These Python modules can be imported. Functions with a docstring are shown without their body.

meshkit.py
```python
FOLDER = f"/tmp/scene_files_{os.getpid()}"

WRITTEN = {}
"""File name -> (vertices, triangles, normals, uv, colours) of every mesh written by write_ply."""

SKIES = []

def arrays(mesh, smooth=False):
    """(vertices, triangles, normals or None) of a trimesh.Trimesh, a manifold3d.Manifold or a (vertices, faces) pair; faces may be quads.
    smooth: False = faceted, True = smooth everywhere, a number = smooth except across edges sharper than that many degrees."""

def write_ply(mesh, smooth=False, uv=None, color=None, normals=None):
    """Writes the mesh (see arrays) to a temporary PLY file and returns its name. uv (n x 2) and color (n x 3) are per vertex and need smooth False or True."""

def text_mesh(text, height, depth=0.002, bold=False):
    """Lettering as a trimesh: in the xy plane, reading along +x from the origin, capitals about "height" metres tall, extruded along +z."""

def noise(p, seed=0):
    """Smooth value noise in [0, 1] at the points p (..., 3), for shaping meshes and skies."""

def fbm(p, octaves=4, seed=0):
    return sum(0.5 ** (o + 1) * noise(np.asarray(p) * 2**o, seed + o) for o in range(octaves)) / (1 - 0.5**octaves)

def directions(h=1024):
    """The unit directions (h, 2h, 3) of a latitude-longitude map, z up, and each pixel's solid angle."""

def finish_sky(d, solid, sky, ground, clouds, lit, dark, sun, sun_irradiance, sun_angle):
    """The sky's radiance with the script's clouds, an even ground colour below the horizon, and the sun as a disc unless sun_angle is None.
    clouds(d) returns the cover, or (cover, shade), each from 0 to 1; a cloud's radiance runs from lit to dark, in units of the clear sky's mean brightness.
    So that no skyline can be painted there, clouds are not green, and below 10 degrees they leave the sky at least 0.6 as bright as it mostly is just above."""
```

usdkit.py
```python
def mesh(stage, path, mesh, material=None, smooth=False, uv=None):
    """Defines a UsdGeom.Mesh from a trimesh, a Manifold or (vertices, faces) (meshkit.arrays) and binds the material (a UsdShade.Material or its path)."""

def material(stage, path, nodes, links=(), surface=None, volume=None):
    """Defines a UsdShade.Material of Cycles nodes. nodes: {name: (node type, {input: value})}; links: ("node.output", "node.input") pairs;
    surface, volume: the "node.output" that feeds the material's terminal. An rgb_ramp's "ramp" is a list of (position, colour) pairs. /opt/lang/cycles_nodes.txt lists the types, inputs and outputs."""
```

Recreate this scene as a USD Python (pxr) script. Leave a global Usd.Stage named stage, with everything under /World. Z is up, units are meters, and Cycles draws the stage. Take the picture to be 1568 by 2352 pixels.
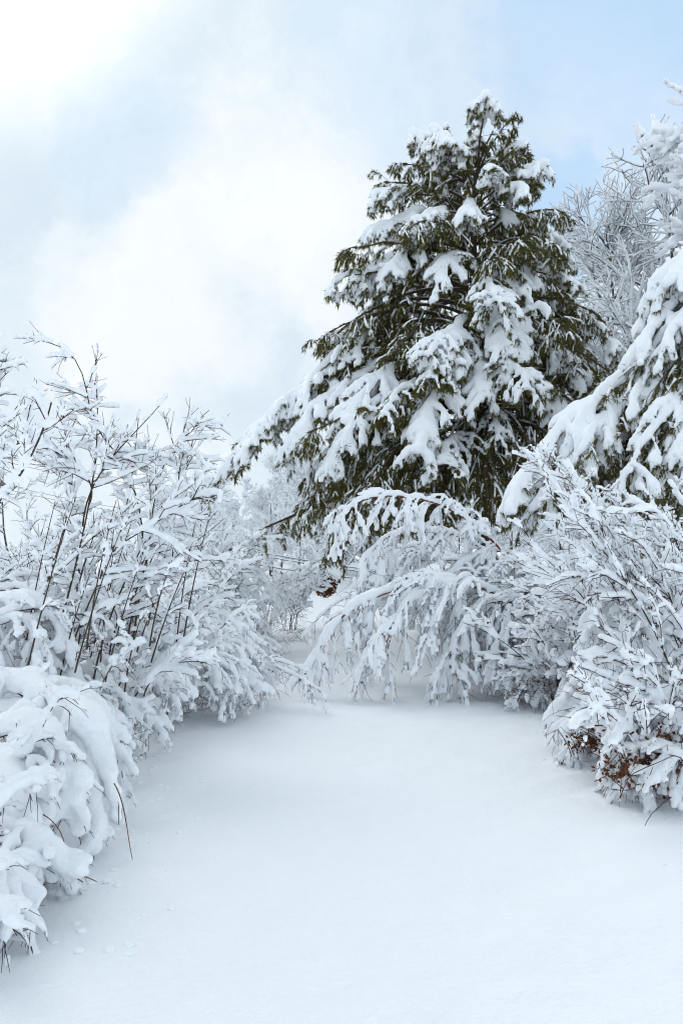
import math, random
import numpy as np
import usdkit, meshkit
from pxr import Usd, UsdGeom, UsdLux, UsdShade, Gf, Sdf

stage = Usd.Stage.CreateInMemory()
UsdGeom.SetStageUpAxis(stage, 'Z')
UsdGeom.SetStageMetersPerUnit(stage, 1.0)
UsdGeom.Xform.Define(stage, '/World')
UsdGeom.Scope.Define(stage, '/World/Looks')

# ------------------------------------------------------------------ camera, sky, sun, exposure
EYE = 1.6
HORIZON = 1310.0                       # row of the horizon on a picture 1568 x 2352
FPX = 1848.0                           # focal length in the same pixels
PITCH = math.atan((HORIZON - 1176.0) / FPX)
SUN_AZ, SUN_EL = math.radians(-38), math.radians(46)
SUN_INT, SUN_ANGLE = 0.26, 38.0
SKY_STRENGTH = 0.1
EXPOSURE = 0.23

cam = UsdGeom.Camera.Define(stage, '/World/camera')
cam.AddTranslateOp().Set(Gf.Vec3d(0, 0, EYE))
cam.AddRotateXOp().Set(90 + math.degrees(PITCH))
cam.CreateHorizontalApertureAttr(24.0)
cam.CreateVerticalApertureAttr(36.0)
cam.CreateFocalLengthAttr(24.0 * FPX / 1568)
cam.CreateClippingRangeAttr(Gf.Vec2f(0.05, 5000))
cam.CreateExposureAttr(EXPOSURE)
cam.CreateFStopAttr(0.0)

FW = np.array([0, math.cos(PITCH), math.sin(PITCH)])
UPV = np.array([0, -math.sin(PITCH), math.cos(PITCH)])


def ray(dx, dy):
    return FW + (dx - 784) / FPX * np.array([1.0, 0, 0]) + (1176 - dy) / FPX * UPV


def W(dx, dy, Y):
    """The point at distance Y along the lane that lies in the direction (dx, dy) from where the photographer stands."""
    d = ray(dx, dy)
    return np.array([0, 0, EYE]) + d * (Y / d[1])


sun_dir = np.array([math.sin(SUN_AZ) * math.cos(SUN_EL), math.cos(SUN_AZ) * math.cos(SUN_EL), math.sin(SUN_EL)])


def hole(dx, dy):
    d = ray(dx, dy)
    return d / np.linalg.norm(d)


sky_nodes = {
    'tc': ('texture_coordinate', {}),
    'sky': ('sky_texture', {'sky_type': 'single_scattering', 'sun_disc': False, 'sun_elevation': SUN_EL, 'sun_rotation': SUN_AZ, 'air_density': 1.0, 'aerosol_density': 1.5}),
    'warp': ('noise_texture', {'scale': 3.0, 'detail': 7.0, 'roughness': 0.6}),
    'warpc': ('vector_math', {'math_type': 'subtract', 'vector2': (0.5, 0.5, 0.5)}),
    'warps': ('vector_math', {'math_type': 'multiply_add', 'vector2': (0.42, 0.42, 0.42)}),
    'cn': ('noise_texture', {'scale': 3.4, 'detail': 7.0, 'roughness': 0.58, 'distortion': 0.3}),
    'cn2': ('noise_texture', {'scale': 8.0, 'detail': 8.0, 'roughness': 0.6, 'distortion': 0.6}),
    'cmix': ('mix_float', {'fac': 0.5}),
    'cloudramp': ('rgb_ramp', {'ramp': [(0.0, (5.7, 6.75, 7.75)), (0.42, (6.1, 7.1, 7.95)), (0.51, (6.6, 7.5, 8.2)), (0.58, (7.2, 7.9, 8.45)), (0.66, (8.0, 8.5, 8.8)), (1.0, (8.7, 9.0, 9.1))]}),
    'sund': ('vector_math', {'math_type': 'dot_product', 'vector2': tuple(sun_dir)}),
    'glow': ('map_range', {'range_type': 'smoothstep', 'from_min': 0.905, 'from_max': 0.99, 'to_min': 0.0, 'to_max': 1.0, 'clamp': True}),
    'glowmix': ('mix_color', {'blend_type': 'mix', 'b': (12.0, 11.9, 11.7), 'use_clamp': True}),
    'blue': ('mix_color', {'blend_type': 'mix', 'fac': 0.9, 'b': (4.3, 6.3, 8.6)}),
    'fin': ('mix_color', {'blend_type': 'mix', 'use_clamp': True}),
    'bg': ('background_shader', {'strength': SKY_STRENGTH}),
}
sky_links = [('tc.generated', 'warp.vector'), ('warp.color', 'warpc.vector1'), ('warpc.vector', 'warps.vector1'), ('tc.generated', 'warps.vector3'),
             ('warps.vector', 'cn.vector'), ('warps.vector', 'cn2.vector'), ('cn.fac', 'cmix.a'), ('cn2.fac', 'cmix.b'), ('cmix.result', 'cloudramp.fac'), ('tc.generated', 'sund.vector1'), ('sund.value', 'glow.value'),
             ('glow.result', 'glowmix.fac'), ('cloudramp.color', 'glowmix.a'), ('sky.color', 'blue.a')]
# thin places in the cloud deck where the blue shows
prev = None
for i, (hx, hy, c0, c1, amt) in enumerate([(1480, 0, 0.982, 1.0, 0.8), (1310, 440, 0.992, 0.9995, 0.9), (345, 300, 0.994, 1.0, 0.22), (1060, 120, 0.985, 1.0, 0.3), (1420, 330, 0.994, 1.0, 0.6)]):
    sky_nodes[f'hd{i}'] = ('vector_math', {'math_type': 'dot_product', 'vector2': tuple(hole(hx, hy))})
    sky_nodes[f'hn{i}'] = ('vector_math', {'math_type': 'normalize'})
    sky_nodes[f'hm{i}'] = ('map_range', {'range_type': 'smoothstep', 'from_min': c0, 'from_max': c1, 'to_min': 0.0, 'to_max': amt, 'clamp': True})
    sky_links += [('warps.vector', f'hn{i}.vector1'), (f'hn{i}.vector', f'hd{i}.vector1'), (f'hd{i}.value', f'hm{i}.value')]
    if prev is None:
        prev = f'hm{i}.result'
    else:
        sky_nodes[f'mx{i}'] = ('math', {'math_type': 'maximum'})
        sky_links += [(prev, f'mx{i}.value1'), (f'hm{i}.result', f'mx{i}.value2')]
        prev = f'mx{i}.value'
# brighter clouds
top = 'glowmix.result'
for i, (hx, hy, c0, c1, amt) in enumerate([(590, 450, 0.990, 1.0, 0.38), (360, 690, 0.992, 1.0, 0.62), (730, 560, 0.992, 1.0, 0.4), (1440, 240, 0.994, 1.0, 0.75)]):
    sky_nodes[f'wd{i}'] = ('vector_math', {'math_type': 'dot_product', 'vector2': tuple(hole(hx, hy))})
    sky_nodes[f'wm{i}'] = ('map_range', {'range_type': 'smoothstep', 'from_min': c0, 'from_max': c1, 'to_min': 0.0, 'to_max': amt, 'clamp': True})
    sky_nodes[f'wx{i}'] = ('mix_color', {'blend_type': 'mix', 'b': (9.0, 9.1, 9.1), 'use_clamp': True})
    sky_links += [('hn0.vector', f'wd{i}.vector1'), (f'wd{i}.value', f'wm{i}.value'), (f'wm{i}.result', f'wx{i}.fac'), (top, f'wx{i}.a')]
    top = f'wx{i}.result'
sky_links += [(prev, 'fin.fac'), (top, 'fin.a'), ('blue.result', 'fin.b'), ('fin.result', 'bg.color')]
sky_mat = usdkit.material(stage, '/World/Looks/sky', sky_nodes, sky_links, surface='bg.background')
dome = UsdLux.DomeLight.Define(stage, '/World/sky')
UsdShade.MaterialBindingAPI.Apply(dome.GetPrim()).Bind(sky_mat)
dome.GetPrim().SetCustomDataByKey('kind', 'structure')

sun = UsdLux.DistantLight.Define(stage, '/World/sun')
sun.CreateIntensityAttr(SUN_INT)
sun.CreateAngleAttr(SUN_ANGLE)
sun.CreateColorAttr(Gf.Vec3f(1.0, 0.985, 0.96))
sun.GetPrim().CreateAttribute('inputs:normalize', Sdf.ValueTypeNames.Bool).Set(True)
sun.AddRotateXYZOp().Set(Gf.Vec3f(90 - math.degrees(SUN_EL), 0, 180 - math.degrees(SUN_AZ)))

# ------------------------------------------------------------------ materials
MAT = {}


def snow_mat(name, col, bump_scale, dist, strength=0.55):
    MAT[name] = usdkit.material(stage, '/World/Looks/' + name, {
        'g': ('geometry', {}),
        'n1': ('noise_texture', {'scale': bump_scale, 'detail': 6.0, 'roughness': 0.68}),
        'b': ('bump', {'strength': strength, 'distance': dist}),
        'p': ('principled_bsdf', {'base_color': col, 'roughness': 0.62, 'specular_ior_level': 0.25, 'diffuse_roughness': 0.6})},
        [('g.position', 'n1.vector'), ('n1.fac', 'b.height'), ('b.normal', 'p.normal')], surface='p.BSDF')


snow_mat('snow', (0.87, 0.892, 0.92), 70.0, 0.007)
snow_mat('snow_ground', (0.87, 0.892, 0.92), 30.0, 0.020, 0.68)
snow_mat('snow_near', (0.87, 0.892, 0.92), 40.0, 0.022, 0.7)


def noisy_mat(name, c0, c1, scale, rough=0.85, bump=0.004, island=False):
    nodes = {'g': ('geometry', {}), 'n': ('noise_texture', {'scale': scale, 'detail': 4.0, 'roughness': 0.6}),
             'r': ('rgb_ramp', {'ramp': [(0.3, c0), (0.7, c1)]}),
             'p': ('principled_bsdf', {'roughness': rough, 'specular_ior_level': 0.3})}
    links = [('g.position', 'n.vector'), ('r.color', 'p.base_color')]
    links.append(('g.random_per_island', 'r.fac') if island else ('n.fac', 'r.fac'))
    if bump and not island:
        nodes['b'] = ('bump', {'strength': 0.7, 'distance': bump})
        links += [('n.fac', 'b.height'), ('b.normal', 'p.normal')]
    MAT[name] = usdkit.material(stage, '/World/Looks/' + name, nodes, links, surface='p.BSDF')


noisy_mat('bark_pine', (0.040, 0.028, 0.021), (0.11, 0.08, 0.06), 14.0)
noisy_mat('bark_stem', (0.030, 0.024, 0.019), (0.085, 0.066, 0.046), 45.0)
noisy_mat('bark_red', (0.10, 0.034, 0.020), (0.24, 0.085, 0.045), 25.0)
noisy_mat('bark_grey', (0.055, 0.048, 0.045), (0.13, 0.115, 0.105), 18.0)
noisy_mat('twig', (0.028, 0.016, 0.015), (0.075, 0.036, 0.031), 8.0, bump=0)
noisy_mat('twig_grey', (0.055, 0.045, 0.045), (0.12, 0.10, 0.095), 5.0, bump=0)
MAT['needle'] = usdkit.material(stage, '/World/Looks/needle', {
    'g': ('geometry', {}), 'r': ('rgb_ramp', {'ramp': [(0.0, (0.11, 0.102, 0.022)), (0.55, (0.19, 0.16, 0.038)), (1.0, (0.30, 0.22, 0.056))]}),
    'p': ('principled_bsdf', {'roughness': 0.6, 'specular_ior_level': 0.3}), 't': ('translucent_bsdf', {}), 'm': ('mix_closure', {'fac': 0.4})},
    [('g.random_per_island', 'r.fac'), ('r.color', 'p.base_color'), ('r.color', 't.color'), ('p.BSDF', 'm.closure1'), ('t.BSDF', 'm.closure2')], surface='m.closure')
noisy_mat('dry_leaf', (0.10, 0.032, 0.010), (0.27, 0.105, 0.028), 1.0, rough=0.8, island=True)
noisy_mat('wire', (0.05, 0.05, 0.055), (0.08, 0.08, 0.085), 3.0, bump=0)
noisy_mat('roofing', (0.13, 0.11, 0.11), (0.20, 0.175, 0.17), 6.0)

# ------------------------------------------------------------------ mesh kit
used = {}


def numbered(parent, name):
    k = used.get((parent, name), 0)
    used[(parent, name)] = k + 1
    return f'{parent}/{name}' + (f'_{k:03d}' if k else '')


def thing(name, label, cat, loc=(0, 0, 0), rotz=0.0, scale=1.0, group=None, kind=None):
    x = UsdGeom.Xform.Define(stage, numbered('/World', name))
    x.AddTranslateOp().Set(Gf.Vec3d(*map(float, loc)))
    if rotz:
        x.AddRotateZOp().Set(float(rotz))
    if scale != 1.0:
        x.AddScaleOp().Set(Gf.Vec3f(*([float(scale)] * 3 if np.ndim(scale) == 0 else scale)))
    p = x.GetPrim()
    for k, v in (('label', label), ('category', cat), ('group', group), ('kind', kind)):
        if v:
            p.SetCustomDataByKey(k, v)
    return str(p.GetPath())


def copy_of(src, label, loc, rotz=0.0, scale=1.0):
    sp = stage.GetPrimAtPath(src)
    cd = sp.GetCustomData()
    name = src.rsplit('/', 1)[1]
    name = name[:-4] if name[-4:-3] == '_' and name[-3:].isdigit() else name
    p = thing(name, label, cd['category'], loc, rotz, scale, cd.get('group'))
    prim = stage.GetPrimAtPath(p)
    prim.GetReferences().AddInternalReference(sp.GetPath())
    prim.SetInstanceable(True)
    return p


NTRI = [0]


def put(parent, name, vf, mat, smooth=True, origin=None, label=None, kind=None):
    v, f = vf
    if len(f) == 0:
        return None
    if origin is not None:
        v = v - np.asarray(origin)
    NTRI[0] += len(f)
    path = numbered(parent, name)
    m = usdkit.mesh(stage, path, (v, f), MAT[mat], smooth=smooth)
    if label:
        m.GetPrim().SetCustomDataByKey('label', label)
    if kind:
        m.GetPrim().SetCustomDataByKey('kind', kind)
    return path


def join(parts):
    parts = [p for p in parts if p is not None and len(p[1])]
    if not parts:
        return np.zeros((0, 3)), np.zeros((0, 3), int)
    vs, fs, n = [], [], 0
    for v, f in parts:
        vs.append(v)
        fs.append(f + n)
        n += len(v)
    return np.vstack(vs), np.vstack(fs)


def tubes(lines, radii, sides=4):
    """lines (k, n, 3), radii (k, n): k tapered tubes as one mesh, closed at the tips."""
    lines = np.asarray(lines, float)
    if lines.ndim == 2:
        lines = lines[None]
    k, n, _ = lines.shape
    if k == 0:
        return np.zeros((0, 3)), np.zeros((0, 3), int)
    radii = np.broadcast_to(np.asarray(radii, float), (k, n))
    t = np.gradient(lines, axis=1)
    t /= np.linalg.norm(t, axis=2, keepdims=True) + 1e-12
    ref = np.where(np.abs(t[:, :1, 2:]).repeat(n, 1) < 0.85, [0, 0, 1.0], [1.0, 0.2, 0])
    a = np.cross(t, ref)
    a /= np.linalg.norm(a, axis=2, keepdims=True) + 1e-12
    b = np.cross(t, a)
    ang = np.arange(sides) * 2 * np.pi / sides
    v = lines[:, :, None] + radii[:, :, None, None] * (np.cos(ang)[:, None] * a[:, :, None] + np.sin(ang)[:, None] * b[:, :, None])
    i, j = np.meshgrid(np.arange(n - 1), np.arange(sides), indexing='ij')
    q = np.stack([i * sides + j, (i + 1) * sides + j, (i + 1) * sides + (j + 1) % sides, i * sides + (j + 1) % sides], -1).reshape(-1, 4)
    f = np.vstack([q[:, [0, 1, 2]], q[:, [0, 2, 3]]])
    if sides >= 3:
        e = (n - 1) * sides
        cap = np.array([[e, e + s + 1, e + s] for s in range(1, sides - 1)])[:, ::-1]
        f = np.vstack([f, cap])
    f = (f[None] + (np.arange(k) * n * sides)[:, None, None]).reshape(-1, 3)
    return v.reshape(-1, 3), f


def unit(v):
    return v / (np.linalg.norm(v, axis=-1, keepdims=True) + 1e-12)


def grow(rng, p, d, L, n=6, droop=0.0, jitter=0.12):
    """A batch of shoots: start points p (k,3), directions d (k,3), lengths L (k,); droop bends them towards the ground over their length."""
    k = len(p)
    pts = np.empty((k, n + 1, 3))
    pts[:, 0] = p
    d = unit(np.asarray(d, float))
    droop = np.broadcast_to(droop, (k,)) * rng.uniform(0.55, 1.3, k)
    for i in range(n):
        d = unit(d + rng.normal(0, jitter, (k, 3)) + np.array([0, 0, -1.0]) * (droop / n)[:, None])
        pts[:, i + 1] = pts[:, i] + d * (np.asarray(L) / n)[:, None]
    return pts


def along(lines, s):
    """Points and tangents on lines (k,n,3) at parameters s (k,m) in 0..1."""
    k, n, _ = lines.shape
    x = np.clip(s, 0, 1) * (n - 1)
    i = np.minimum(x.astype(int), n - 2)
    t = (x - i)[..., None]
    r = np.arange(k)[:, None]
    a, b = lines[r, i], lines[r, i + 1]
    return a * (1 - t) + b * t, unit(b - a)


def curve(points, n=24):
    """A smooth line through the points."""
    from scipy.interpolate import CubicSpline, PchipInterpolator
    p = np.asarray(points, float)
    c = np.concatenate([[0], np.cumsum(np.linalg.norm(np.diff(p, axis=0), axis=1))])
    if len(p) == 2:
        return p[0] + (p[1] - p[0]) * np.linspace(0, 1, n)[:, None]
    return CubicSpline(c / c[-1], p)(np.linspace(0, 1, n))


def side_shoots(rng, lines, n, s0, s1, ang, length, droop, taper=0.6, nseg=6, jitter=0.10, planar=None, rnd=0.35):
    """n shoots on every line, between s0 and s1 of its length, leaving it at about ang degrees."""
    k = len(lines)
    s = np.sort(rng.uniform(s0, s1, (k, n)), axis=1)
    p, t = along(lines, s)
    p, t, s = p.reshape(-1, 3), t.reshape(-1, 3), s.reshape(-1)
    r = unit(np.cross(t, unit(rng.normal(size=t.shape))))
    if planar is not None:      # keep the shoots near a plane: perpendicular to `planar`
        lat = unit(np.cross(t, planar)) * np.where(np.arange(len(t)) % 2, 1, -1)[:, None]
        r = unit(lat + 0.35 * rng.normal(size=t.shape))
    a = np.radians(ang) * rng.uniform(0.75, 1.25, len(t))
    d = t * np.cos(a)[:, None] + r * np.sin(a)[:, None]
    L = np.broadcast_to(length, (k,)).repeat(n) * (1 - taper * (s - s0) / max(s1 - s0, 1e-6)) * rng.uniform(1 - rnd, 1 + rnd, len(t))
    return grow(rng, p, d, L, nseg, droop, jitter)


THICK = 0.78
WIND = np.array([-0.55, 0.75, 0.0])


def snow_on(lines, r, rng, s0=0.0, s1=1.0, cover=0.35, steep=0.35, lump=0.9, freq=None, seed=0):
    """Sample points (points, radii, weights) of the snow that lies on lines (k,n,3): thick where they run level, thin and patchy where they are steep."""
    lines = np.asarray(lines, float)
    if lines.ndim == 2:
        lines = lines[None]
    if len(lines) == 0:
        return np.zeros((0, 3)), np.zeros(0), np.zeros(0)
    Ls = np.linalg.norm(np.diff(lines, axis=1), axis=2).sum(1)
    P, R, Wt = [], [], []
    q = np.ceil(Ls * (s1 - s0) / (0.55 * r)).astype(int).clip(2, 400)
    for m in np.unique(q):
        sel = lines[q == m]
        s = s0 + (s1 - s0) * (np.arange(m) + 0.5) / m
        p, t = along(sel, np.broadcast_to(s, (len(sel), m)))
        step = (Ls[q == m] * (s1 - s0) / m)[:, None] * np.ones((1, m))
        P.append(np.concatenate([p, t], -1).reshape(-1, 6))
        Wt.append(step.reshape(-1))
    P, Wt = np.vstack(P), np.concatenate(Wt)
    t, p = P[:, 3:], P[:, :3]
    hz = np.sqrt(np.clip(1 - t[:, 2] ** 2, 0, 1))
    nz = meshkit.noise(p * (freq or 0.35 / r), seed)
    keep = nz > cover * (1.6 - 0.95 * hz)
    rl = THICK * r * (steep + (1 - steep) * hz) * (1 - lump / 2 + lump * nz)
    off = np.array([0, 0, 1.0]) * (0.92 * rl * (0.3 + 0.7 * hz))[:, None] + unit(WIND) * (0.9 * rl * (1 - hz))[:, None]
    return (p + off)[keep], rl[keep], (Wt / (1.4 * rl))[keep]


def snow_mesh(samples, h, sag=1.5, rough=0.0, seed=0):
    """One skin over all the sampled snow (lumps that touch run into one another)."""
    P = np.vstack([s[0] for s in samples])
    if len(P) == 0:
        return np.zeros((0, 3)), np.zeros((0, 3), int)
    R = np.concatenate([s[1] for s in samples])
    Wt = np.concatenate([s[2] for s in samples])
    R = np.maximum(R, 0.75 * h)
    big = 1.4 * R
    lo = P.min(0) - big.max() - 2 * h
    dim = np.ceil((P.max(0) + big.max() + 2 * h - lo) / h).astype(int) + 1
    F = np.zeros(int(np.prod(dim)), np.float32)
    order = np.argsort(big)
    P, big, Wt = P[order], big[order], Wt[order]
    i0 = 0
    while i0 < len(P):
        i1 = int(np.searchsorted(big, big[i0] * 1.25, 'right'))
        m = int(np.ceil(big[i1 - 1] / h)) + 1
        o = np.arange(-m, m + 1)
        O = np.stack(np.meshgrid(o, o, o, indexing='ij'), -1).reshape(-1, 3)
        O = O[(O ** 2).sum(1) <= (m + 0.5) ** 2]
        flat = (O[:, 0] * dim[1] + O[:, 1]) * dim[2] + O[:, 2]
        chunk = max(1, 1_500_000 // len(O))
        for c in range(i0, i1, chunk):
            pc, bc, wc = P[c:min(c + chunk, i1)], big[c:min(c + chunk, i1)], Wt[c:min(c + chunk, i1)]
            g = (pc - lo) / h
            b = np.rint(g).astype(int)
            fr = (b - g)
            dz = fr[:, 2:3] + O[None, :, 2]
            dz = np.where(dz < 0, dz * sag, dz)
            d2 = (fr[:, 0:1] + O[None, :, 0]) ** 2 + (fr[:, 1:2] + O[None, :, 1]) ** 2 + dz ** 2
            kk = np.clip(1 - d2 * (h / bc[:, None]) ** 2, 0, None)
            kk = kk * kk * wc[:, None]
            idx = ((b[:, 0] * dim[1] + b[:, 1]) * dim[2] + b[:, 2])[:, None] + flat[None]
            np.add.at(F, idx.ravel(), kk.ravel().astype(np.float32))
        i0 = i1
    F = F.reshape(dim)
    v, f = surface_nets(F, 0.18)
    v = v * h + lo
    if rough and len(v):
        _, _, n = meshkit.arrays((v, f), True)
        v = v + n * (0.5 * rough * (meshkit.noise(v * (1.05 / rough), seed + 7) - 0.5))[:, None]
        v = v + n * (1.5 * rough * (meshkit.fbm(v * (0.22 / rough), 3, seed) - 0.5))[:, None]
    return v, f


def surface_nets(F, iso):
    S = F > iso
    dim = np.array(F.shape)
    c = [S[i:dim[0] - 1 + i, j:dim[1] - 1 + j, k:dim[2] - 1 + k] for i, j, k in np.ndindex(2, 2, 2)]
    n_in = sum(x.astype(np.int8) for x in c)
    act = np.argwhere((n_in > 0) & (n_in < 8))
    if len(act) == 0:
        return np.zeros((0, 3)), np.zeros((0, 3), int)
    ids = np.full(dim - 1, -1, np.int64)
    ids[tuple(act.T)] = np.arange(len(act))
    acc, cnt = np.zeros((len(act), 3)), np.zeros(len(act))
    corners = np.array(list(np.ndindex(2, 2, 2)))
    vals = np.stack([F[act[:, 0] + a, act[:, 1] + b, act[:, 2] + d] for a, b, d in corners], 1) - iso
    for i in range(8):
        for j in range(i + 1, 8):
            df = corners[j] - corners[i]
            if np.abs(df).sum() != 1:
                continue
            x = (vals[:, i] > 0) != (vals[:, j] > 0)
            t = vals[x, i] / (vals[x, i] - vals[x, j])
            acc[x] += corners[i] + t[:, None] * df
            cnt[x] += 1
    v = act + acc / cnt[:, None]
    quads = []
    for ax in range(3):
        a1, a2 = (ax + 1) % 3, (ax + 2) % 3
        sl0, sl1 = [slice(1, -1)] * 3, [slice(1, -1)] * 3
        sl0[ax], sl1[ax] = slice(0, -1), slice(1, None)
        lo, hi = S[tuple(sl0)], S[tuple(sl1)]
        for flip, mask in ((False, lo & ~hi), (True, ~lo & hi)):
            e = np.argwhere(mask)
            if len(e) == 0:
                continue
            e[:, a1] += 1
            e[:, a2] += 1
            u1, u2 = np.eye(3, dtype=int)[a1], np.eye(3, dtype=int)[a2]
            q = np.stack([ids[tuple((e - d).T)] for d in (u1 + u2, u2, 0 * u1, u1)], 1)
            quads.append(q[:, ::-1] if flip else q)
    q = np.vstack(quads)
    q = q[(q >= 0).all(1)]
    return v, np.vstack([q[:, [0, 1, 2]], q[:, [0, 2, 3]]])


# ------------------------------------------------------------------ ground and lane
YL = [-30, 3, 4.35, 6.3, 7.5, 9.9, 13, 17, 22, 30, 60]
XL = [-1.3, -1.25, -1.25, -1.5, -1.6, -1.85, -1.55, -1.35, -1.7, -4.0, -14]
XR = [2.5, 2.45, 2.35, 2.25, 2.35, 2.6, 2.8, 2.2, 0.9, -1.2, -10]


def ss(x):
    x = np.clip(x, 0, 1)
    return x * x * (3 - 2 * x)


def gz(x, y):
    x, y = np.asarray(x, float), np.asarray(y, float)
    xl, xr = np.interp(y, YL, XL), np.interp(y, YL, XR)
    sl, sr = xl - x, x - xr
    z = 0.30 * ss(sl / 1.1) + 0.10 * np.clip(sl - 1, 0, 6) * 0.6 + 0.34 * ss((sr - 0.1) / 1.2) + 0.06 * np.clip(sr - 1, 0, 6)
    z = z + 0.05 * ss((y - 3) / 9) * 0 - 0.10 * ss((x - 0.9) / 1.6) * (sr < 0.3) * ss((9 - y) / 4) * 0
    P = np.stack(np.broadcast_arrays(x, y, 0 * x), -1)
    beside = ss((np.maximum(sl, sr) + 0.2) / 0.8)
    z = z + (0.05 + 0.22 * beside) * (meshkit.fbm(P * np.array([0.55, 0.4, 1]), 2, 3) - 0.5)
    z = z + (0.034 + 0.09 * beside) * (meshkit.fbm(P * 2.1, 2, 5) - 0.5) + 0.028 * (meshkit.fbm(P * np.array([4.5, 7.5, 1]), 2, 9) - 0.5) + 0.008 * (meshkit.noise(P * 16.0, 19) - 0.5)
    u, w = x * 0.8 + y * 0.6, -x * 0.6 + y * 0.8
    z = z + 0.055 * ss((x - 0.6) / 1.4) * ss((9 - y) / 3) * (meshkit.fbm(np.stack([u * 0.7, w * 4.2, 0 * u], -1), 2, 13) - 0.5)
    z = z + 0.035 * np.clip(y - 24, 0, 200)
    return z


def axis_steps(fine0, fine1, step, lo, hi, grow_=1.09):
    a = list(np.arange(fine0, fine1, step))
    s, x = step, a[-1]
    while x < hi:
        s *= grow_
        x += s
        a.append(x)
    s, x = step, a[0]
    b = []
    while x > lo:
        s *= grow_
        x -= s
        b.append(x)
    return np.array(b[::-1] + a)


gx, gy = axis_steps(-3.2, 3.4, 0.052, -260, 260, 1.12), axis_steps(2.2, 11.5, 0.056, -40, 420, 1.09)
GX, GY = np.meshgrid(gx, gy, indexing='ij')
GV = np.stack([GX, GY, gz(GX, GY)], -1).reshape(-1, 3)
ii, jj = np.meshgrid(np.arange(len(gx) - 1), np.arange(len(gy) - 1), indexing='ij')
qa = (ii * len(gy) + jj).ravel()
GQ = np.stack([qa, qa + len(gy), qa + len(gy) + 1, qa + 1], 1)
cx, cy = GV[GQ].mean(1)[:, 0], GV[GQ].mean(1)[:, 1]
in_lane = (cx > np.interp(cy, YL, XL)) & (cx < np.interp(cy, YL, XR)) & (cy < 40) & (cy > -30)
GF = np.vstack([GQ[:, [0, 1, 2]], GQ[:, [0, 2, 3]]])
_, _, GN = meshkit.arrays((GV, GF), True)
for nm, lab, cat, msk in (('path', 'smooth untrodden snow covering the lane between the shrubs', 'path', in_lane), ('ground', 'snow covered banks and ground under the shrubs and trees', 'ground', ~in_lane)):
    fq = GQ[msk]
    f = np.vstack([fq[:, [0, 1, 2]], fq[:, [0, 2, 3]]])
    u, inv = np.unique(f, return_inverse=True)
    m = usdkit.mesh(stage, '/World/' + nm, (GV[u], inv.reshape(-1, 3)), MAT['snow_ground'], smooth=False)
    m.CreateNormalsAttr([Gf.Vec3f(*map(float, q)) for q in GN[u]])
    m.SetNormalsInterpolation('vertex')
    NTRI[0] += len(f)
    for k, val in (('kind', 'structure'), ('label', lab), ('category', cat)):
        m.GetPrim().SetCustomDataByKey(k, val)

# ------------------------------------------------------------------ shrubs


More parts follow.
